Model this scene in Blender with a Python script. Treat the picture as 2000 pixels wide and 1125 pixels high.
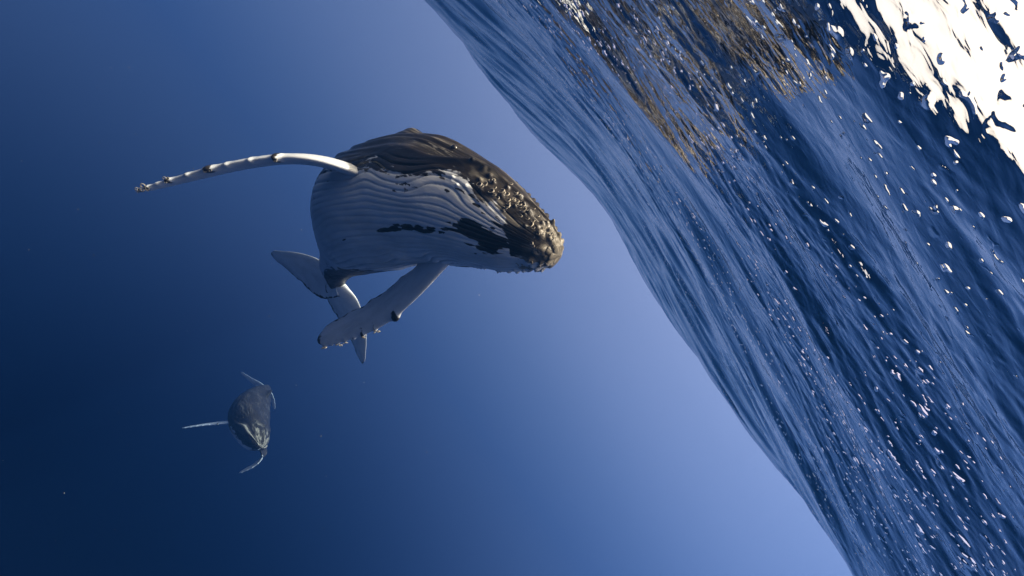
import bpy, math, random
import numpy as np
from mathutils import Vector, Matrix

random.seed(7)
rng = np.random.default_rng(11)
for o in list(bpy.data.objects):
    bpy.data.objects.remove(o)
SC = bpy.context.scene
COL = SC.collection
R = math.radians

# ------------------------------------------------------------------ camera
CAM_DEPTH = 0.98                     # metres under the mean sea level (z = 0)
PITCH = R(12.3)
F = 1000.0                           # focal length in pixels of the 2000 px wide photograph
FWD = np.array([0.0, math.cos(PITCH), -math.sin(PITCH)])
UPV = np.array([0.0, math.sin(PITCH), math.cos(PITCH)])
RGT = np.array([1.0, 0.0, 0.0])
XH = 0.6 * RGT + 0.8 * UPV           # the diver holds the camera rolled on its side
YH = 0.6 * UPV - 0.8 * RGT
CAM = np.array([0.0, 0.0, -CAM_DEPTH])
cam_data = bpy.data.cameras.new("camera")
cam = bpy.data.objects.new("camera", cam_data)
COL.objects.link(cam)
cam_data.sensor_width = 36
cam_data.lens = 18
cam_data.clip_start = 0.05
cam_data.clip_end = 2000
M = Matrix.Identity(4)
for i in range(3):
    M[i][0], M[i][1], M[i][2], M[i][3] = XH[i], YH[i], -FWD[i], CAM[i]
cam.matrix_world = M
SC.camera = cam


def cv(v):
    """camera axes (right, up, towards the viewer) -> world vector"""
    v = np.asarray(v, float)
    return v[..., 0:1] * XH + v[..., 1:2] * YH - v[..., 2:3] * FWD


def at(px, py, d):
    """a spot in the water: where in the view, and how many metres away"""
    return CAM + (px - 1000) / F * d * XH + (562.5 - py) / F * d * YH + d * FWD


# ------------------------------------------------------------------ world, sun, exposure
SUN_DIR = cv(np.array([[0.84, 0.36, 0.12]]))[0]
SUN_DIR /= np.linalg.norm(SUN_DIR)
SUN_EL = math.asin(SUN_DIR[2])
SUN_AZ = math.atan2(SUN_DIR[0], SUN_DIR[1])
SC.view_settings.view_transform = 'Standard'
SC.view_settings.look = 'None'
SC.view_settings.exposure = 2.0
SC.view_settings.gamma = 1.0
SC.view_settings.use_curve_mapping = False

world = bpy.data.worlds.new("World")
SC.world = world
world.use_nodes = True
nt = world.node_tree
nt.nodes.clear()


def node(t, kind, **kw):
    n = t.nodes.new(kind)
    for k, v in kw.items():
        setattr(n, k, v)
    return n


def math_node(t, op, a, b=None, c=None):
    n = node(t, 'ShaderNodeMath', operation=op)
    for i, v in enumerate((a, b, c)):
        if v is None:
            continue
        if isinstance(v, (int, float)):
            n.inputs[i].default_value = v
        else:
            t.links.new(v, n.inputs[i])
    return n.outputs[0]


def ramp(t, fac, stops, interp='LINEAR'):
    n = node(t, 'ShaderNodeValToRGB')
    cr = n.color_ramp
    cr.interpolation = interp
    while len(cr.elements) < len(stops):
        cr.elements.new(0.5)
    for e, (p, c) in zip(cr.elements, stops):
        e.position = p
        e.color = (*c, 1)
    if fac is not None:
        t.links.new(fac, n.inputs[0])
    return n.outputs[0]


out = node(nt, 'ShaderNodeOutputWorld')
tc = node(nt, 'ShaderNodeTexCoord')
sep = node(nt, 'ShaderNodeSeparateXYZ')
nt.links.new(tc.outputs['Generated'], sep.inputs[0])
el = math_node(nt, 'ARCSINE', sep.outputs[2])
fac = math_node(nt, 'MULTIPLY_ADD', el, 1 / math.pi, 0.5)      # 0 straight down .. 1 straight up


def e2f(deg):
    return deg / 180 + 0.5


WATER = [(-90, (0.0, 0.0007, 0.003)), (-56, (0.0, 0.0009, 0.0045)), (-44, (0.0005, 0.0030, 0.0115)),
         (-30, (0.0095, 0.0172, 0.0395)), (-16, (0.058, 0.066, 0.099)), (-4, (0.145, 0.127, 0.160)),
         (4, (0.185, 0.155, 0.183)), (14, (0.200, 0.165, 0.190))]
deep = ramp(nt, fac, [(e2f(a), c) for a, c in WATER], 'B_SPLINE')
# open water is brighter on the side of the sun
az = node(nt, 'ShaderNodeVectorMath', operation='DOT_PRODUCT')
nt.links.new(tc.outputs['Generated'], az.inputs[0])
az.inputs[1].default_value = (math.sin(R(62)), math.cos(R(62)), 0.0)
lobe = math_node(nt, 'MULTIPLY_ADD', az.outputs['Value'], 0.46, 0.30)
lobe = math_node(nt, 'MULTIPLY_ADD', az.outputs['Value'], lobe, 0.92)
deep_bg = node(nt, 'ShaderNodeBackground')
nt.links.new(deep, deep_bg.inputs[0])
nt.links.new(lobe, deep_bg.inputs[1])
sky = node(nt, 'ShaderNodeTexSky', sky_type='NISHITA')
sky.sun_disc = False
sky.sun_elevation = SUN_EL
sky.sun_rotation = SUN_AZ
sky.dust_density = 9.0
sky.air_density = 0.6
sky_bg = node(nt, 'ShaderNodeBackground')
warm = node(nt, 'ShaderNodeMix', data_type='RGBA', blend_type='MULTIPLY')
warm.inputs[0].default_value = 1.0
warm.inputs[7].default_value = (1.0, 0.83, 0.56, 1)        # golden tint put into the sky colour to warm the surface glints
nt.links.new(sky.outputs[0], warm.inputs[6])
nt.links.new(warm.outputs[2], sky_bg.inputs[0])
sky_bg.inputs[1].default_value = 0.15
mixf = node(nt, 'ShaderNodeMapRange', interpolation_type='SMOOTHSTEP')
nt.links.new(el, mixf.inputs[0])
mixf.inputs[1].default_value = R(13)
mixf.inputs[2].default_value = R(19)
mx = node(nt, 'ShaderNodeMixShader')
nt.links.new(mixf.outputs[0], mx.inputs[0])
nt.links.new(deep_bg.outputs[0], mx.inputs[1])
nt.links.new(sky_bg.outputs[0], mx.inputs[2])
nt.links.new(mx.outputs[0], out.inputs[0])

sun_data = bpy.data.lights.new("sun", 'SUN')
sun_data.energy = 2.5
sun_data.angle = R(0.55)
sun_data.color = (1.0, 0.86, 0.68)
sun = bpy.data.objects.new("sun", sun_data)
COL.objects.link(sun)
sun.rotation_euler = Vector(-SUN_DIR).to_track_quat('-Z', 'Y').to_euler()
sun.location = (0, 0, 20)

SC.render.engine = 'CYCLES'
cy = SC.cycles
cy.use_denoising = True
cy.max_bounces = 8
cy.transparent_max_bounces = 12
cy.volume_bounces = 1
cy.sample_clamp_indirect = 6.0


# ------------------------------------------------------------------ helpers
def hash2(ix, iy, seed=0):
    h = (ix.astype(np.int64) * 374761393 + iy.astype(np.int64) * 668265263 + seed * 982451653) & 0x7fffffff
    h = ((h ^ (h >> 13)) * 1274126177) & 0x7fffffff
    h = h ^ (h >> 16)
    return (h & 0xffff) / 65535.0


def vnoise(x, y, seed=0):
    x = np.asarray(x, float)
    y = np.asarray(y, float)
    ix, iy = np.floor(x), np.floor(y)
    fx, fy = x - ix, y - iy
    fx = fx * fx * fx * (fx * (fx * 6 - 15) + 10)
    fy = fy * fy * fy * (fy * (fy * 6 - 15) + 10)
    a, b = hash2(ix, iy, seed), hash2(ix + 1, iy, seed)
    c, d = hash2(ix, iy + 1, seed), hash2(ix + 1, iy + 1, seed)
    return ((a + (b - a) * fx) * (1 - fy) + (c + (d - c) * fx) * fy) * 2 - 1


def fbm(x, y, octv=4, seed=0):
    s, a, t = 0, 1.0, 0
    for k in range(octv):
        s = s + a * vnoise(x * 2 ** k + 17.3 * k, y * 2 ** k - 9.1 * k, seed + k)
        t += a
        a *= 0.5
    return s / t * 1.6


def sstep(a, b, x):
    t = np.clip((np.asarray(x, float) - a) / (b - a), 0, 1)
    return t * t * (3 - 2 * t)


def unit(v):
    return v / np.maximum(np.linalg.norm(v, axis=-1, keepdims=True), 1e-9)


def spline(ts, ps, t):
    """smooth curve through ps at ts (finite-difference Hermite)"""
    ts = np.asarray(ts, float)
    ps = np.asarray(ps, float)
    if ps.ndim == 1:
        ps = ps[:, None]
        flat = True
    else:
        flat = False
    m = np.gradient(ps, ts, axis=0)
    t = np.clip(np.asarray(t, float), ts[0], ts[-1])
    i = np.clip(np.searchsorted(ts, t) - 1, 0, len(ts) - 2)
    h = (ts[i + 1] - ts[i])[:, None]
    u = ((t - ts[i])[:, None]) / h
    r = ((2 * u ** 3 - 3 * u ** 2 + 1) * ps[i] + (u ** 3 - 2 * u ** 2 + u) * h * m[i]
         + (-2 * u ** 3 + 3 * u ** 2) * ps[i + 1] + (u ** 3 - u ** 2) * h * m[i + 1])
    return r[:, 0] if flat else r


def mesh_from(name, V, Q, attrs=None, uv=None):
    me = bpy.data.meshes.new(name)
    V = np.ascontiguousarray(V, dtype=np.float32)
    Q = np.ascontiguousarray(Q, dtype=np.int32)
    n = Q.shape[1]
    me.vertices.add(len(V))
    me.vertices.foreach_set('co', V.ravel())
    me.loops.add(Q.size)
    me.loops.foreach_set('vertex_index', Q.ravel())
    me.polygons.add(len(Q))
    me.polygons.foreach_set('loop_start', np.arange(0, Q.size, n, dtype=np.int32))
    me.polygons.foreach_set('use_smooth', np.ones(len(Q), dtype=bool))
    for k, v in (attrs or {}).items():
        a = me.attributes.new(k, 'FLOAT', 'POINT')
        a.data.foreach_set('value', np.ascontiguousarray(v, dtype=np.float32))
    me.update(calc_edges=True)
    me.validate()
    return me


def link(name, me, mat, parent=None):
    o = bpy.data.objects.new(name, me)
    COL.objects.link(o)
    if mat is not None and not me.materials:
        me.materials.append(mat)
    if parent is not None:
        o.parent = parent
    return o


def grid_quads(nr, nc, wrap):
    i = np.arange(nr - 1)[:, None]
    j = np.arange(nc if wrap else nc - 1)[None, :]
    j2 = (j + 1) % nc
    return np.stack([i * nc + j, i * nc + j2, (i + 1) * nc + j2, (i + 1) * nc + j], -1).reshape(-1, 4)


# ------------------------------------------------------------------ water surface
def water_material():
    m = bpy.data.materials.new("sea_surface")
    m.use_nodes = True
    t = m.node_tree
    t.nodes.clear()
    o = node(t, 'ShaderNodeOutputMaterial')
    geo = node(t, 'ShaderNodeNewGeometry')
    mp = node(t, 'ShaderNodeMapping')
    mp.inputs['Rotation'].default_value = (0, 0, R(-9))
    mp.inputs['Scale'].default_value = (0.42, 1.0, 1.0)
    t.links.new(geo.outputs['Position'], mp.inputs[0])
    n1 = node(t, 'ShaderNodeTexNoise')
    n1.inputs['Scale'].default_value = 24.0
    n1.inputs['Detail'].default_value = 2.0
    n1.inputs['Roughness'].default_value = 0.4
    n1.inputs['Distortion'].default_value = 0.5
    t.links.new(mp.outputs[0], n1.inputs['Vector'])
    # scattered steep dimples that catch the sky as small sparkles, in loose clusters
    n2 = node(t, 'ShaderNodeTexNoise')
    n2.inputs['Scale'].default_value = 19.0
    n2.inputs['Detail'].default_value = 1.0
    t.links.new(geo.outputs['Position'], n2.inputs['Vector'])
    pk = node(t, 'ShaderNodeMapRange', interpolation_type='SMOOTHSTEP')
    t.links.new(n2.outputs[0], pk.inputs[0])
    pk.inputs[1].default_value = 0.645
    pk.inputs[2].default_value = 0.84
    n3 = node(t, 'ShaderNodeTexNoise')
    n3.inputs['Scale'].default_value = 0.75
    n3.inputs['Detail'].default_value = 3.0
    t.links.new(mp.outputs[0], n3.inputs['Vector'])
    cl = node(t, 'ShaderNodeMapRange', interpolation_type='SMOOTHSTEP')
    t.links.new(n3.outputs[0], cl.inputs[0])
    cl.inputs[1].default_value = 0.40
    cl.inputs[2].default_value = 0.58
    hp = math_node(t, 'MULTIPLY', math_node(t, 'MULTIPLY', pk.outputs[0], cl.outputs[0]), 0.046)
    n4 = node(t, 'ShaderNodeTexNoise')
    n4.inputs['Scale'].default_value = 8.0
    n4.inputs['Detail'].default_value = 1.5
    t.links.new(geo.outputs['Position'], n4.inputs['Vector'])
    pk2 = node(t, 'ShaderNodeMapRange', interpolation_type='SMOOTHSTEP')
    t.links.new(n4.outputs[0], pk2.inputs[0])
    pk2.inputs[1].default_value = 0.64
    pk2.inputs[2].default_value = 0.86
    hp = math_node(t, 'MULTIPLY_ADD', math_node(t, 'MULTIPLY', pk2.outputs[0], cl.outputs[0]), 0.026, hp)
    hh = math_node(t, 'MULTIPLY_ADD', n1.outputs[0], 0.0030, hp)
    b = node(t, 'ShaderNodeBump')
    b.inputs['Strength'].default_value = 1.0
    b.inputs['Distance'].default_value = 1.0
    t.links.new(hh, b.inputs['Height'])
    fr = node(t, 'ShaderNodeFresnel')
    fr.inputs[0].default_value = 1.333
    t.links.new(b.outputs[0], fr.inputs[1])
    tr = node(t, 'ShaderNodeBsdfTransparent')
    gl = node(t, 'ShaderNodeBsdfAnisotropic') if False else node(t, 'ShaderNodeBsdfGlossy')
    gl.inputs['Roughness'].default_value = 0.0
    t.links.new(b.outputs[0], gl.inputs['Normal'])
    mxs = node(t, 'ShaderNodeMixShader')
    t.links.new(fr.outputs[0], mxs.inputs[0])
    t.links.new(tr.outputs[0], mxs.inputs[1])
    t.links.new(gl.outputs[0], mxs.inputs[2])
    t.links.new(mxs.outputs[0], o.inputs[0])
    return m


SEA_K = 0.5


def sea_height(x, y):
    x, y = x / SEA_K, y / SEA_K
    lat = 0.5 * (1 - np.cos(2 * np.pi * np.clip(x + 2.4, -36, 36) / 40.0))
    z = 0.26 * np.cos(2 * np.pi * (y - 0.5) / 25.0) - 2.3 * lat
    z = z + 0.05 * np.sin(2 * np.pi * (y * 0.93 + x * 0.36) / 7.3 + 1.0)
    # one steeper wavelet close by
    z = z + 0.028 * np.sin(2 * np.pi * (y + 0.06 * x - 2.35) / 1.6) * np.exp(-((y - 2.6) / 0.55) ** 2 - ((x - 1.0) / 1.9) ** 2)
    r = np.hypot(x, y)
    g = np.random.default_rng(11)
    N = 72
    gust = 0.35 + 1.15 * sstep(-.5, .7, fbm(x * .22 + 3, y * .6, 3, 61))
    for k in range(N):
        lam = 5.2 * (0.10 / 5.2) ** (k / (N - 1))
        th = g.normal(0, 0.19 + 0.22 * (k / N) ** 2) + R(6)
        kx, ky = math.sin(th), math.cos(th)
        ph = g.uniform(0, 2 * math.pi)
        slope = 0.0235 if lam > 1.3 else 0.0135 if lam > .35 else .0135
        a = slope * lam / (2 * math.pi) * 1.4142
        fade = 1 - sstep(66 * lam, 132 * lam, r)
        z = z + a * fade * (gust if lam < .7 else 1.0) * np.sin(2 * math.pi / lam * (kx * x + ky * y) + ph + 0.8 * np.sin(0.7 * x + 0.9 * y + k))
    return z * SEA_K


def build_sea():
    rr = np.concatenate([np.linspace(0.0, 0.75, 12), np.linspace(0.77, 9, 680),
                         9 * (53 / 9.0) ** (np.linspace(0.004, 1, 230))])
    a = np.concatenate([np.linspace(R(-52), R(62), 800, endpoint=False), np.linspace(R(62), R(308), 170, endpoint=False)])
    rr[0] = 0.02
    A, B = np.meshgrid(a, rr)
    x, y = B * np.sin(A), B * np.cos(A)
    z = sea_height(x, y)
    V = np.stack([x, y, z], -1).reshape(-1, 3)
    Q = grid_quads(len(rr), len(a), True)[:, ::-1]
    me = mesh_from("sea_surface", V, Q)
    o = link("sea_surface", me, water_material())
    o["kind"] = "structure"
    o["label"] = "rippled underside of the sea surface with white sun glints"
    nz = me.polygons[5000].normal[2]
    if nz < 0:
        me.flip_normals()
    return o


build_sea()

# the sea water itself
HAZE_D = 0.024
hb = 55.0


def build_haze():
    x0, x1, y0, y1, z0, z1 = -hb, hb, -hb, hb, -26.0, 1.6
    V = [(x, y, z) for x in (x0, x1) for y in (y0, y1) for z in (z0, z1)]
    Q = [(0, 1, 3, 2), (4, 6, 7, 5), (0, 4, 5, 1), (2, 3, 7, 6), (0, 2, 6, 4), (1, 5, 7, 3)]
    me = mesh_from("haze", np.array(V), np.array(Q))
    m = bpy.data.materials.new("sea_water_haze")
    m.use_nodes = True
    t = m.node_tree
    t.nodes.clear()
    o = node(t, 'ShaderNodeOutputMaterial')
    v = node(t, 'ShaderNodeVolumePrincipled')
    v.inputs['Color'].default_value = (0.006, 0.027, 0.085, 1)
    v.inputs['Absorption Color'].default_value = (0, 0.10, 0.40, 1)
    v.inputs['Density'].default_value = HAZE_D
    v.inputs['Anisotropy'].default_value = 0.2
    t.links.new(v.outputs[0], o.inputs['Volume'])
    ob = link("haze", me, m)
    ob["kind"] = "stuff"
    ob["label"] = "clear blue sea water that fades the far whale"
    return ob


build_haze()


# ------------------------------------------------------------------ whale materials
def skin_material(name, grey=1.0):
    m = bpy.data.materials.new(name)
    m.use_nodes = True
    t = m.node_tree
    t.nodes.clear()
    o = node(t, 'ShaderNodeOutputMaterial')
    p = node(t, 'ShaderNodeBsdfPrincipled')
    t.links.new(p.outputs[0], o.inputs[0])

    def attr(n):
        a = node(t, 'ShaderNodeAttribute')
        a.attribute_name = n
        return a.outputs['Fac']
    ws, wt = attr('along'), attr('around')
    cmb = node(t, 'ShaderNodeCombineXYZ')
    t.links.new(ws, cmb.inputs[0])
    t.links.new(wt, cmb.inputs[1])

    def noise(scale, sx, detail=4.0, rough=0.55, dist=0.0, off=0.0):
        mp = node(t, 'ShaderNodeMapping')
        mp.inputs['Scale'].default_value = (sx, 1, 1)
        mp.inputs['Location'].default_value = (off, off * 0.7, off * 0.3)
        t.links.new(cmb.outputs[0], mp.inputs[0])
        n = node(t, 'ShaderNodeTexNoise')
        n.inputs['Scale'].default_value = scale
        n.inputs['Detail'].default_value = detail
        n.inputs['Roughness'].default_value = rough
        n.inputs['Distortion'].default_value = dist
        t.links.new(mp.outputs[0], n.inputs['Vector'])
        return n.outputs[0]

    def mix(f, a, b):
        n = node(t, 'ShaderNodeMix', data_type='RGBA')
        if isinstance(f, float):
            n.inputs[0].default_value = f
        else:
            t.links.new(f, n.inputs[0])
        for s, v in ((6, a), (7, b)):
            if isinstance(v, tuple):
                n.inputs[s].default_value = (*v, 1)
            else:
                t.links.new(v, n.inputs[s])
        return n.outputs[2]
    g = grey
    dark = ramp(t, noise(2.2, 0.6, 6, 0.6, 0.4), [(0.30, (0.007 * g, 0.0058 * g, 0.005 * g)), (0.55, (0.014 * g, 0.0118 * g, 0.0102 * g)),
                                                (0.80, (0.052 * g, 0.043 * g, 0.035 * g))])
    # pale scratches and scars running mostly along the animal
    scr = noise(9.0, 0.13, 3, 0.5, 0.9, 5.0)
    line = math_node(t, 'ABSOLUTE', math_node(t, 'SUBTRACT', scr, 0.5))
    line = math_node(t, 'SUBTRACT', 1.0, math_node(t, 'MULTIPLY', line, 55.0))
    line = math_node(t, 'MAXIMUM', line, 0.0)
    gate = node(t, 'ShaderNodeMapRange')
    t.links.new(noise(1.6, 0.8, 2, 0.5, 0.0, 9.0), gate.inputs[0])
    gate.inputs[1].default_value = 0.48
    gate.inputs[2].default_value = 0.68
    line = math_node(t, 'MULTIPLY', line, gate.outputs[0])
    line = math_node(t, 'MULTIPLY', line, 0.40)
    dark = mix(line, dark, (0.42, 0.40, 0.36))
    dark = mix(math_node(t, 'MULTIPLY', attr('pale'), 0.8), dark, (0.36, 0.33, 0.27))
    white = ramp(t, noise(3.0, 0.5, 5, 0.6, 0.2, 3.0), [(0.25, (0.33, 0.35, 0.37)), (0.6, (0.47, 0.49, 0.51))])
    wf = attr('pattern')
    edge = math_node(t, 'MULTIPLY_ADD', math_node(t, 'SUBTRACT', noise(14.0, 0.55, 4, 0.65, 0.5, 1.0), 0.5), 0.9, wf)
    wm = node(t, 'ShaderNodeMapRange')
    t.links.new(edge, wm.inputs[0])
    wm.inputs[1].default_value = 0.46
    wm.inputs[2].default_value = 0.56
    base = mix(wm.outputs[0], dark, white)
    t.links.new(base, p.inputs['Base Color'])
    p.inputs['Roughness'].default_value = 0.34
    p.inputs['IOR'].default_value = 1.36
    p.inputs['Specular IOR Level'].default_value = 0.35
    bump = node(t, 'ShaderNodeBump')
    bump.inputs['Strength'].default_value = 0.6
    bump.inputs['Distance'].default_value = 0.02
    t.links.new(noise(10.0, 0.45, 5, 0.6, 0.3, 2.0), bump.inputs['Height'])
    t.links.new(bump.outputs[0], p.inputs['Normal'])
    return m


def plain_material(name, c, rough=0.6, var=0.3):
    m = bpy.data.materials.new(name)
    m.use_nodes = True
    t = m.node_tree
    p = t.nodes['Principled BSDF']
    n = node(t, 'ShaderNodeTexNoise')
    n.inputs['Scale'].default_value = 40
    c2 = tuple(x * (1 - var) for x in c)
    t.links.new(ramp(t, n.outputs[0], [(0.3, c2), (0.7, c)]), p.inputs['Base Color'])
    p.inputs['Roughness'].default_value = rough
    return m


SKIN = skin_material("whale_skin")
BARN = plain_material("barnacle_shell", (0.28, 0.25, 0.20), 0.7, 0.5)
EYE = plain_material("whale_eye", (0.01, 0.008, 0.007), 0.1, 0.2)

# half width, height above and depth below the spine, as shares of the body length
PROF_S = [0, .003, .010, .025, .05, .09, .14, .20, .27, .34, .42, .52, .62, .72, .81, .88, .94, 1.0]
PROF_W = [.003, .014, .026, .040, .056, .073, .089, .102, .112, .115, .111, .098, .078, .056, .037, .026, .018, .008]
PROF_D = [.003, .010, .017, .026, .034, .044, .056, .068, .078, .083, .083, .077, .066, .053, .041, .033, .022, .006]
PROF_V = [.003, .013, .024, .038, .055, .074, .092, .104, .110, .110, .102, .086, .067, .050, .038, .031, .021, .006]


HEAD = np.interp(PROF_S, [0, .05, .10, .15, .22, .30, .4, 1], [.76, .74, .83, .88, .91, .94, 1, 1])
PROF_W, PROF_D, PROF_V = [list(np.array(p) * HEAD) for p in (PROF_W, PROF_D, PROF_V)]


class Whale:
    def __init__(self, name, L, spine, vent, ns, nth, seed, scale=1.0):
        self.name, self.L = name, L
        self.V, self.Q, self.A = [], [], {k: [] for k in ('pattern', 'along', 'around', 'pale')}
        self.nv = 0
        self.sp_s = [p[0] for p in spine]
        self.sp_p = np.array([at(*p[1:]) for p in spine])
        self.ve_s = [p[0] for p in vent]
        self.ve_v = np.array([cv(np.array([p[1]]))[0] for p in vent])
        self.seed = seed
        self.body(ns, nth)

    def frame(self, s):
        P = spline(self.sp_s, self.sp_p, s)
        e = 0.004
        T = unit(spline(self.sp_s, self.sp_p, np.minimum(s + e, 1)) - spline(self.sp_s, self.sp_p, np.maximum(s - e, 0)))
        v = spline(self.ve_s, self.ve_v, s)
        v = unit(v - (v * T).sum(-1, keepdims=True) * T)
        rt = np.cross(T, v)          # towards the animal's right flank (T runs tailward)
        return P, T, v, rt

    def surface(self, s, th, relief=True):
        s = np.asarray(s, float).ravel()
        th = np.asarray(th, float).ravel()
        L = self.L
        P, T, v, rt = self.frame(s)
        w = spline(PROF_S, PROF_W, s) * L
        dd = spline(PROF_S, PROF_D, s) * L
        vv = spline(PROF_S, PROF_V, s) * L
        if self.seed == 8:
            w, dd, vv = w * 1.22, dd * 1.1, vv * 1.15
        c, sn = np.cos(th), np.sin(th)
        ath = np.abs(th)
        headm = 1 - sstep(0.17, 0.25, s)
        thm = self.mouth(s)
        # the rostrum is narrower than the lower jaw that holds it
        upj = headm * sstep(thm - 0.03, thm + 0.06, ath)
        w2 = w * (1 - 0.10 * upj)
        off = (v * (np.where(c > 0, vv, dd) * np.sign(c) * np.abs(c) ** 0.92)[:, None]
               + rt * (w2 * np.sign(sn) * np.abs(sn) ** 0.92)[:, None])
        n = unit(v * (c / np.maximum(np.where(c > 0, vv, dd), .02))[:, None] + rt * (sn / np.maximum(w, .02))[:, None])
        h = np.zeros_like(s)
        if relief:
            h += self.relief(s, th, ath, headm, thm)
            h += self.lumps(P + off, s)
        return P + off + n * h[:, None], n

    def mouth(self, s):
        return R(108) - R(17) * sstep(0.01, 0.11, s) - R(20) * sstep(0.13, 0.22, s)

    def pleat_phase(self, s, th):
        wob = 0.05 * fbm(s * 9, th * 1.3, 2, self.seed)
        amp = sstep(R(2), R(48), np.abs(th))
        dev = spline([0, .08, .115, .15, .185, .22, .25, .285, .32, .40, 1], [-6, -6, 0, 8, 4, -7, -7, 0, -3, 0, 0], s)
        t = th + wob - np.radians(dev) * amp
        return t / (R(5.2) + R(1.3) * sstep(R(25), R(55), np.abs(th)))

    def relief(self, s, th, ath, headm, thm):
        L = self.L / 11.0
        ph = self.pleat_phase(s, th)
        g = np.abs(np.sin(np.pi * ph))
        zone = (.25 * sstep(.012, .05, s) + .75 * sstep(.05, .11, s)) * (1 - sstep(.44, .54, s))
        lim = R(54) + R(6) * sstep(.12, .2, s)
        zone = zone * (1 - sstep(lim - .12, lim + .1, ath))
        h = -0.038 * L * zone * (1 - g) ** 3.2 * (0.7 + 0.55 * sstep(R(22), R(52), ath))
        # lip line
        h += headm * (-0.085 * L * np.exp(-((ath - thm) / 0.035) ** 2) + 0.030 * L * np.exp(-((ath - thm + 0.11) / 0.06) ** 2)) * sstep(.004, .02, s)
        # ridge of the rostrum, hump and fin of the back
        h += 0.03 * L * headm * np.exp(-((math.pi - ath) / 0.10) ** 2) * sstep(.01, .05, s)
        h += 0.34 * L * np.exp(-((math.pi - ath) / 0.10) ** 2) * sstep(.56, .655, s) * (1 - sstep(.66, .69, s))
        # large soft unevenness
        h += 0.020 * L * fbm(s * 14, th * 2.0, 3, self.seed + 3) * sstep(0.01, 0.06, s)
        # folds of the flank above the flipper
        fl = sstep(R(60), R(76), ath) * (1 - sstep(R(120), R(150), ath)) * sstep(.16, .22, s) * (1 - sstep(.4, .5, s))
        h += 0.016 * L * fl * np.sin(fbm(s * 7, th * 2.4, 2, self.seed + 8) * 7 + th * 26)
        return h

    def lumps(self, p, s):
        """tubercles: rounded lumps standing on the smooth skin"""
        h = np.zeros(len(s))
        if not len(self.knobs):
            return h
        K = np.array(self.knobs)
        kp, _ = self.surface(K[:, 0], K[:, 1], False)
        near = np.where(s < .36)[0]
        pn = p[near]
        for c, (_, _, rad, ht) in zip(kp, K):
            q = ((pn - c) ** 2).sum(1) / rad ** 2
            h[near] = np.maximum(h[near], np.where(q < 6, ht * np.exp(-q ** 1.3), 0))
        return h

    knobs = ()

    def add(self, V, Q, **attrs):
        self.V.append(V)
        self.Q.append(Q + self.nv)
        self.nv += len(V)
        for k in self.A:
            self.A[k].append(attrs[k])

    def make_knobs(self):
        g = random.Random(self.seed)
        K = []
        L = self.L / 11.0
        # three rows on the rostrum
        for k in range(13):
            s = .012 + .0125 * k
            K.append((s, math.pi + g.uniform(-.06, .06), .050 * L, .055 * L))
            for sg in (-1, 1):
                K.append((s + g.uniform(-.003, .003), sg * R(145) + g.uniform(-.06, .06), .046 * L, .055 * L))
        # along the edges of the lower jaw
        for k in range(11):
            for sg in (-1, 1):
                K.append((.014 + .0145 * k + g.uniform(-.005, .005), sg * (R(80) + g.uniform(-.12, .06)), g.uniform(.03, .05) * L, g.uniform(.03, .055) * L))
        for k in range(13):
            for sg in (-1, 1):
                K.append((.03 + .011 * k + g.uniform(-.004, .004), sg * (R(56) + g.uniform(-.16, .22)), g.uniform(.022, .04) * L, g.uniform(.02, .045) * L))
        # lumps of the chin
        for k in range(46):
            K.append((.001 + .036 * g.random() ** 1.5, g.uniform(-1.1, 2.0), g.uniform(.028, .06) * L, g.uniform(.03, .075) * L))
        if self.seed == 3:
            K.append((.292, 2.0, .24, .11))          # mound of the blowholes
        self.knobs = K

    def body(self, ns, nth):
        self.make_knobs()
        u = np.linspace(0, 1, ns)
        s1 = np.concatenate([np.linspace(0, 1, int(ns * .2), endpoint=False) ** 2 * .05,
                             np.linspace(.05, .22, int(ns * .33), endpoint=False),
                             np.linspace(.22, .5, int(ns * .27), endpoint=False),
                             np.linspace(.5, 1, int(ns * .2))])
        th1 = np.linspace(-math.pi, math.pi, nth, endpoint=False)
        S, TH = np.meshgrid(s1, th1, indexing='ij')
        s, th = S.ravel(), TH.ravel()
        V, n = self.surface(s, th)
        Q = grid_quads(len(s1), nth, True)
        self.add(V, Q, pattern=self.pattern(s, th), along=s * self.L, around=th * 1.15 * self.L / 11, pale=self.pale(s, th))
        # close both ends
        for row, ring in ((0, 0), (len(s1) - 1, (len(s1) - 1) * nth)):
            c = V[ring:ring + nth].mean(0)
            idx = np.arange(nth)
            tri = np.stack([ring + idx, np.full(nth, self.nv), ring + (idx + 1) % nth, ring + (idx + 1) % nth], -1)
            self.caps = getattr(self, 'caps', []) + [(ring, nth, self.nv)]
            self.add(c[None], np.zeros((0, 4), int), pattern=np.array([0.0]), along=np.array([s1[row] * self.L]), around=np.array([0.0]), pale=np.array([0.0]))

    def pale(self, s, th):
        ath = np.abs(th)
        chin = (1 - sstep(.012, .05, s)) * (0.4 + .6 * sstep(-.2, .5, fbm(s * 60, th * 4, 3, self.seed + 40)))
        if self.seed == 8:
            lip = np.exp(-((ath - self.mouth(s)) / .10) ** 2) * (1 - sstep(.14, .2, s))
            top = sstep(1.9, 2.2, ath) * (1 - sstep(.1, .19, s)) * sstep(-.3, .6, fbm(s * 40, th * 5, 3, 43))
            return np.clip(np.maximum(lip * .8, top * .5), 0, 1.2)
        sc = sstep(.25, .75, fbm(s * 30, th * 5, 3, self.seed + 41)) * (1 - sstep(.1, .2, s)) * .35
        sc = np.maximum(sc, sstep(.1, .9, fbm(s * 14, th * 14, 3, 45)) * .55 * np.exp(-((s - .27) / .05) ** 2 - ((ath - 1.75) / .28) ** 2))
        return np.clip(np.maximum(chin * .55 * sstep(.3, 1., ath * 0 + 1), sc), 0, 1)

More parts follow.
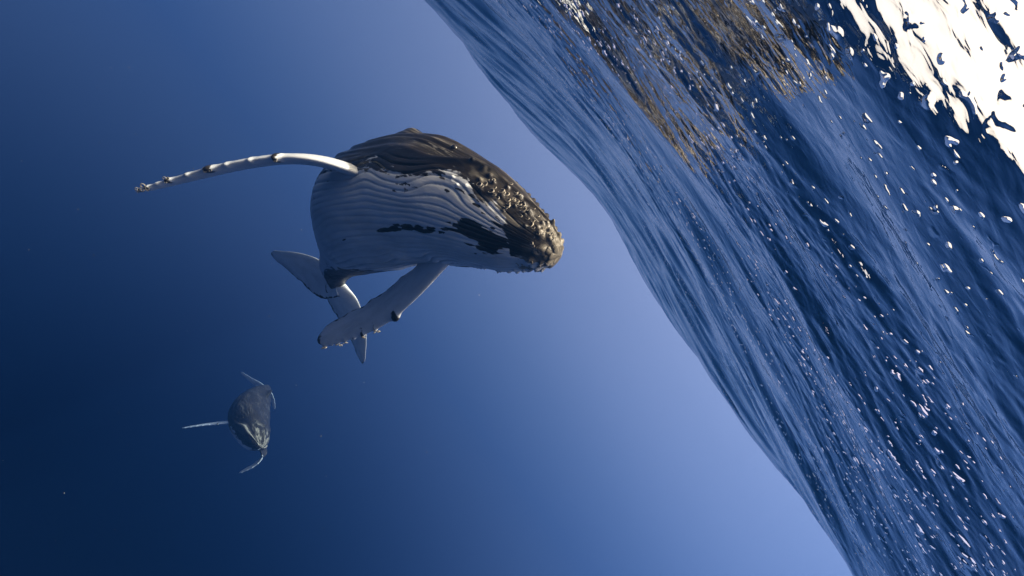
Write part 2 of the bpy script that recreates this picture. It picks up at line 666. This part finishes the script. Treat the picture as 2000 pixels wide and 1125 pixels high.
    def pattern(self, s, th):
        deg = np.degrees(th)
        if self.seed == 3:
            b_r = np.interp(s, [0, .02, .047, .057, .064, .076, .095, .117, .14, .161, .187, .209, .229, .258, .282, .304, .35, .5, .8, 1],
                            [-40, -26, -12, -6, 20, 35, 45, 51, 57, 58, 53, 43, 38, 43, 49, 44, 46, 40, 34, 34])
            b_l = np.interp(s, [0, .012, .03, .06, .09, .12, .16, .22, .3, .5, .8, 1], [-20, -60, -80, -84, -80, -80, -82, -80, -76, -50, -34, -34])
            inside = np.minimum((b_r - deg), (deg - b_l)) / 14
            rag = fbm(s * 34, th * 6, 5, 77) * .60 + fbm(s * 22, self.pleat_phase(s, th) * 1.0, 3, 78) * .70
            w = inside + rag
            # dark blotch about the middle line of the throat, with a streak trailing aft
            q1 = ((s - .088) / .048) ** 2 + ((deg - 6) / 17) ** 2
            q2 = ((s - .20) / .095) ** 2 + ((deg - (3 - 62 * (s - .14))) / (3.6 - 10 * np.clip(s - .1, 0, .2))) ** 2
            bl = np.maximum(1.5 - q1 * 1.3, 1.05 - q2 * .7) + rag * 1.5
            w = np.minimum(w, .9 - bl * 1.2)
            sp = sstep(.78, .86, fbm(s * 70, th * 10, 2, 79)) * (1 - sstep(.2, .3, s))
            w = np.where(w > .5, w - 1.6 * sp, w)
        else:
            w = (46 - np.abs(deg)) / 30 - 0.5 + fbm(s * 20, th * 4, 4, 99) * .6
            w = np.where(s < .12, w - 1, w)
        return np.clip(w * .5 + .5, -0.2, 1.2)

    def fin(self, pts, chords, lens, thick, nt, nc, knobs=(), dark_te=0.1, dark_tip=.05, top_dark=False, amp=.10, seed=1, lead_dark=0.0, dark_root=0.0):
        """flipper or fluke blade: pts at the mid chord, chord vectors point to the leading edge"""
        t = np.linspace(0, 1, nt)
        k = np.linspace(0, 1, len(pts))
        P = spline(k, np.array(pts), t)
        C = unit(spline(k, np.array(chords), t))
        ch = spline(np.linspace(0, 1, len(lens)), lens, t)
        tk = spline(np.linspace(0, 1, len(thick)), thick, t)
        tip = np.sqrt(np.clip((1 - t) / .06, 0.0004, 1))
        ch = ch * (0.12 + .88 * tip)
        tk = tk * (0.12 + .88 * tip)
        T = unit(np.gradient(P, axis=0))
        C = unit(C - (C * T).sum(-1, keepdims=True) * T)
        N = np.cross(T, C)
        ang = np.linspace(0, 2 * math.pi, nc, endpoint=False)
        cx = np.cos(ang)                                   # +1 leading, -1 trailing
        x = (1 + cx) / 2                                   # 1 at the leading edge
        prof = np.sin(ang) * (0.30 + 0.70 * x ** 0.7) * (1 - .25 * x ** 4)
        le = np.zeros(nt)
        kd = np.zeros(nt)
        for kt, sz in knobs:
            e = np.exp(-(((t - kt) / (.020 * max(sz, .6))) ** 2))
            le += amp * sz * e
            kd = np.maximum(kd, e * min(1, sz))
        g = fbm(t * 9, t * 0 + seed, 3, seed)
        off = (C[:, None] * ((cx / 2)[None] * ch[:, None] + (sstep(.55, 1, x) * 1.0)[None] * le[:, None])[..., None]
               + C[:, None] * (-(1 - sstep(0, .25, x))[None] * (0.05 * ch * g)[:, None])[..., None]
               + N[:, None] * ((prof / 2)[None] * tk[:, None] + (np.sin(ang) * sstep(.75, 1, x))[None] * le[:, None] * .45)[..., None])
        V = (P[:, None] + off).reshape(-1, 3)
        Q = grid_quads(nt, nc, True)
        tt = np.repeat(t, nc)
        xx = np.tile(x, nt)
        top = np.tile(np.sin(ang), nt)
        w = np.ones(nt * nc) * 1.0
        w -= 1.2 * (1 - sstep(0, dark_te, xx + .04 * fbm(tt * 30, xx * 3, 3, seed + 1)))
        w -= 1.3 * np.repeat(kd, nc) * sstep(.45, .95, xx)
        w -= 1.2 * sstep(1 - dark_tip, 1, tt + 0.02 * fbm(tt * 20, xx * 5, 2, seed + 2))
        if top_dark:
            w -= 1.3 * sstep(.35, .7, top * (1 if top_dark > 0 else -1) + .25 * fbm(tt * 12, xx * 4, 3, seed + 3))
        w -= lead_dark * sstep(.8, 1, xx)
        if dark_root:
            w -= 1.4 * (1 - sstep(dark_root - .06, dark_root + .06, tt + .04 * fbm(tt * 20, xx * 4, 2, seed + 5)))
        base = self.nv
        self.add(V, Q, pattern=np.clip(w * .5 + .45, -.2, 1.2), along=tt * 4.0, around=(xx + top * .2), pale=np.zeros(nt * nc))
        for ring in (0, (nt - 1) * nc):
            self.caps.append((base + ring, nc, self.nv))
            self.add(V[ring:ring + nc].mean(0)[None], np.zeros((0, 4), int), pattern=np.array([.2]), along=np.array([0.]), around=np.array([0.]), pale=np.array([0.]))
        return dict(P=P, C=C, N=N, ch=ch, tk=tk, t=t)

    def finish(self, label):
        V = np.concatenate(self.V)
        Q = np.concatenate(self.Q)
        tris = []
        for ring, n, c in self.caps:
            i = np.arange(n)
            tris.append(np.stack([ring + i, ring + (i + 1) % n, np.full(n, c)], -1))
        tris = np.concatenate(tris)
        base = self.sp_p[len(self.sp_p) // 2]
        root = bpy.data.objects.new(self.name, None)
        root.location = base
        COL.objects.link(root)
        root['label'] = label
        root['category'] = 'whale'
        me = bpy.data.meshes.new('body')
        A = {k: np.concatenate(v) for k, v in self.A.items()}
        allf = [tuple(q) for q in Q.tolist()] + [tuple(q) for q in tris.tolist()]
        me.from_pydata((V - base).tolist(), [], allf)
        me.polygons.foreach_set('use_smooth', np.ones(len(allf), dtype=bool))
        for k, v in A.items():
            a = me.attributes.new(k, 'FLOAT', 'POINT')
            a.data.foreach_set('value', v.astype(np.float32))
        me.update()
        import bmesh
        bm = bmesh.new()
        bm.from_mesh(me)
        bmesh.ops.recalc_face_normals(bm, faces=bm.faces)
        bm.to_mesh(me)
        bm.free()
        self.base = base
        self.root = root
        self.obj = link('body', me, SKIN, root)
        return root


def barnacle_mesh(seed):
    g = random.Random(seed)
    V, Q = [], []
    n = 10
    for r, z in ((1.0, -.15), (.96, .20), (.86, .27), (.76, .20), (.70, -.15)):
        for k in range(n):
            a = 2 * math.pi * k / n
            j = 1 + g.uniform(-.09, .09)
            V.append((r * j * math.cos(a), r * j * math.sin(a), z * (1 + g.uniform(-.12, .12))))
    Q = grid_quads(5, n, True)
    return mesh_from('barnacle', np.array(V), Q)


BMESH = [barnacle_mesh(k) for k in range(4)]


def put_barnacle(root, base, p, n, rad, g):
    o = link('barnacle', BMESH[g.randrange(4)], BARN, root)
    q = Vector(n).to_track_quat('Z', 'Y')
    o.rotation_mode = 'QUATERNION'
    from mathutils import Quaternion
    o.rotation_quaternion = q @ Quaternion((0, 0, 1), g.uniform(0, 6.28))
    o.location = Vector(p - base)
    o.scale = (rad, rad * g.uniform(.75, 1.1), rad * g.uniform(.6, 1.0))
    return o


# ------------------------------------------------------------------ the near whale
W = Whale('humpback_whale', 11.0,
          [(0, 1094, 500, 7.35), (.08, 1022, 458, 7.75), (.17, 935, 412, 8.4), (.27, 835, 390, 9.2), (.37, 748, 405, 10.1),
           (.50, 704, 438, 11.3), (.65, 678, 480, 12.7), (.80, 658, 520, 14.0), (.92, 655, 545, 15.0), (1.0, 652, 566, 15.6)],
          [(0, (-.60, -.40, .69)), (.25, (-.53, -.47, .70)), (.5, (-.80, -.30, .45)), (.75, (-.95, -.10, .1)), (1, (-.98, .1, .05))],
          470, 420, 3)

# right flipper, stretched out, seen along its edge
rf = [at(738, 350, 9.25), at(640, 318, 8.75), at(560, 312, 8.8), at(470, 324, 8.85), at(370, 348, 8.9), at(271, 375, 8.9)]
cvec = lambda *v: cv(np.array([v]))[0]
FR = W.fin(rf, [cvec(.05, -.18, 1)] * 6, [.80, .92, 1.0, .92, .70, .36], [.30, .26, .22, .19, .15, .08], 260, 40,
           knobs=[(.37, 1.4), (.50, .5), (.60, .5), (.67, 1.2), (.76, .6), (.84, .9), (.89, .5), (.935, .8), (.975, .6)],
           dark_te=.12, amp=.07, seed=21)
# left flipper, hanging down, broad side to the viewer
lf = [at(866, 496, 8.9), at(806, 555, 9.3), at(748, 603, 9.8), at(690, 634, 10.3), at(620, 664, 10.9)]
FL = W.fin(lf, [cvec(.55, -.62, .58)] * 5, [.50, .60, .64, .58, .38], [.26, .20, .16, .12, .06], 240, 40,
           knobs=[(.42, 1.5), (.58, .7), (.68, .9), (.75, .5), (.81, .5), (.86, .6), (.90, .4), (.95, .6)],
           dark_te=.10, amp=.06, seed=22)
# tail flukes
u1 = [at(662, 560, 15.2), at(628, 545, 15.5), at(585, 522, 15.9), at(530, 497, 16.4)]
W.fin(u1, [cvec(.45, .75, .6), cvec(.4, .75, .6), cvec(.35, .8, .6), cvec(-.1, .85, .6)], [.75, 1.25, 1.0, .36], [.30, .16, .12, .05], 120, 32, dark_te=.16, amp=0, seed=31)
u2 = [at(655, 556, 15.2), at(672, 592, 15.6), at(694, 640, 15.9), at(708, 710, 16.3)]
W.fin(u2, [cvec(.8, .45, .7), cvec(.85, .4, .7), cvec(.95, .25, .7), cvec(1, -.1, .7)], [.75, 1.2, .95, .26], [.30, .16, .12, .05], 120, 32, dark_te=.16, amp=0, seed=32)
whale = W.finish('large white bellied humpback whale with barnacled dark chin nearest the surface')

g = random.Random(4)
spots = []
for k in range(42):
    s = g.gauss(.080, .028)
    d = g.gauss(70, 10)
    if s < .03 or s > .17:
        continue
    spots.append((s, R(d), g.uniform(.022, .055)))
for k in range(14):
    spots.append((g.uniform(.006, .035), g.uniform(-.9, 1.5), g.uniform(.016, .034)))
for k in range(10):
    spots.append((g.gauss(.04, .008), R(-40 + g.gauss(0, 6)), g.uniform(.02, .045)))
ss = np.array([a[0] for a in spots])
tt = np.array([a[1] for a in spots])
PP, NN = W.surface(ss, tt)
for p, n, a in zip(PP, NN, spots):
    put_barnacle(whale, W.base, p, n, a[2], g)
for fin, kn in ((FR, (.37, .67, .84, .935, .975)), (FL, (.42, .58, .68, .81, .86, .95))):
    for kt in kn:
        i = int(kt * (len(fin['t']) - 1))
        for q in range(4):
            nrm = unit((fin['C'][i] + fin['N'][i] * g.uniform(-.7, .7))[None])[0]
            p = fin['P'][i] + fin['C'][i] * (fin['ch'][i] / 2 + .045) + fin['N'][i] * g.uniform(-.05, .05) + (fin['P'][min(i + 3, len(fin['t']) - 1)] - fin['P'][i]) * g.uniform(-1, 1)
            put_barnacle(whale, W.base, p, nrm, g.uniform(.02, .04), g)


def eye(Wh, s, th, r):
    p, n = Wh.surface(np.array([s]), np.array([th]))
    V, nr, nc = [], 9, 14
    for i in range(nr):
        a = math.pi * (i + .001) / (nr - 1 + .002)
        for j in range(nc):
            b = 2 * math.pi * j / nc
            V.append((r * math.sin(a) * math.cos(b), r * math.sin(a) * math.sin(b), r * math.cos(a)))
    me = mesh_from('eye', np.array(V), grid_quads(nr, nc, True))
    o = link('eye', me, EYE, Wh.root)
    o.location = Vector(p[0] - Wh.base - n[0] * r * .35)


for sg in (-1, 1):
    eye(W, .205, sg * R(92), .06)

# ------------------------------------------------------------------ the far whale
W2 = Whale('humpback_whale', 8.6,
           [(0, 510, 874, 25.0), (.1, 504, 856, 25.7), (.22, 496, 836, 26.8), (.35, 490, 817, 28.0), (.5, 495, 797, 29.4),
            (.68, 508, 774, 31.0), (.85, 518, 762, 32.4), (1, 521, 756, 33.4)],
           [(0, (-.80, -.45, -.15)), (.4, (-.85, -.40, -.1)), (1, (-.85, -.5, 0))],
           200, 150, 8)
a1 = [at(470, 822, 27.4), at(438, 825, 27.2), at(400, 829, 27.1), at(355, 836, 27)]
W2.fin(a1, [cvec(.02, .05, 1)] * 4, [.7, .8, .6, .25], [.24, .18, .13, .06], 110, 20, knobs=[(.40, .9), (.55, .7), (.66, .6), (.76, .7), (.85, .6), (.93, .6)], amp=.05, seed=51, dark_root=.12)
a2 = [at(504, 850, 27.9), at(513, 886, 27.2), at(499, 906, 26.9), at(466, 924, 26.8)]
W2.fin(a2, [cvec(.2, -.2, .96)] * 4, [.7, .75, .55, .22], [.24, .17, .12, .06], 110, 20, knobs=[(.45, .9), (.6, .7), (.72, .6), (.82, .6), (.92, .6)], amp=.05, seed=52, dark_root=.42)
b1 = [at(522, 762, 33.0), at(508, 753, 33.1), at(490, 742, 33.2), at(470, 727, 33.3)]
W2.fin(b1, [cvec(.4, .6, .6)] * 4, [.5, .7, .55, .2], [.2, .12, .09, .04], 60, 20, amp=0, seed=53)
b2 = [at(520, 760, 33.0), at(527, 770, 33.0), at(533, 783, 33.0), at(536, 800, 33.0)]
W2.fin(b2, [cvec(.8, .2, .6)] * 4, [.5, .6, .45, .2], [.2, .12, .09, .04], 60, 20, amp=0, seed=54)
whale2 = W2.finish('small hazy humpback whale swimming deeper, far behind the large one')
for sg in (-1, 1):
    eye(W2, .205, sg * R(92), .05)

# ------------------------------------------------------------------ drifting specks
V, Q, n0 = [], [], 0
for k in range(90):
    p = at(random.uniform(0, 1500), random.uniform(0, 1125), random.uniform(2.5, 9.0))
    r = random.uniform(.0010, .0020)
    if p[2] > -0.6:
        continue
    for v in ((1, 0, 0), (-1, 0, 0), (0, 1, 0), (0, -1, 0), (0, 0, 1), (0, 0, -1)):
        V.append(p + np.array(v) * r)
    for a_, b_, c_ in ((0, 2, 4), (2, 1, 4), (1, 3, 4), (3, 0, 4), (2, 0, 5), (1, 2, 5), (3, 1, 5), (0, 3, 5)):
        Q.append((n0 + a_, n0 + b_, n0 + c_))
    n0 += 6
sp = link('plankton', mesh_from('plankton', np.array(V), np.array(Q)), plain_material('plankton', (.5, .5, .45), .8, .2))
sp['kind'] = 'stuff'
sp['label'] = 'fine pale specks drifting in the open water'
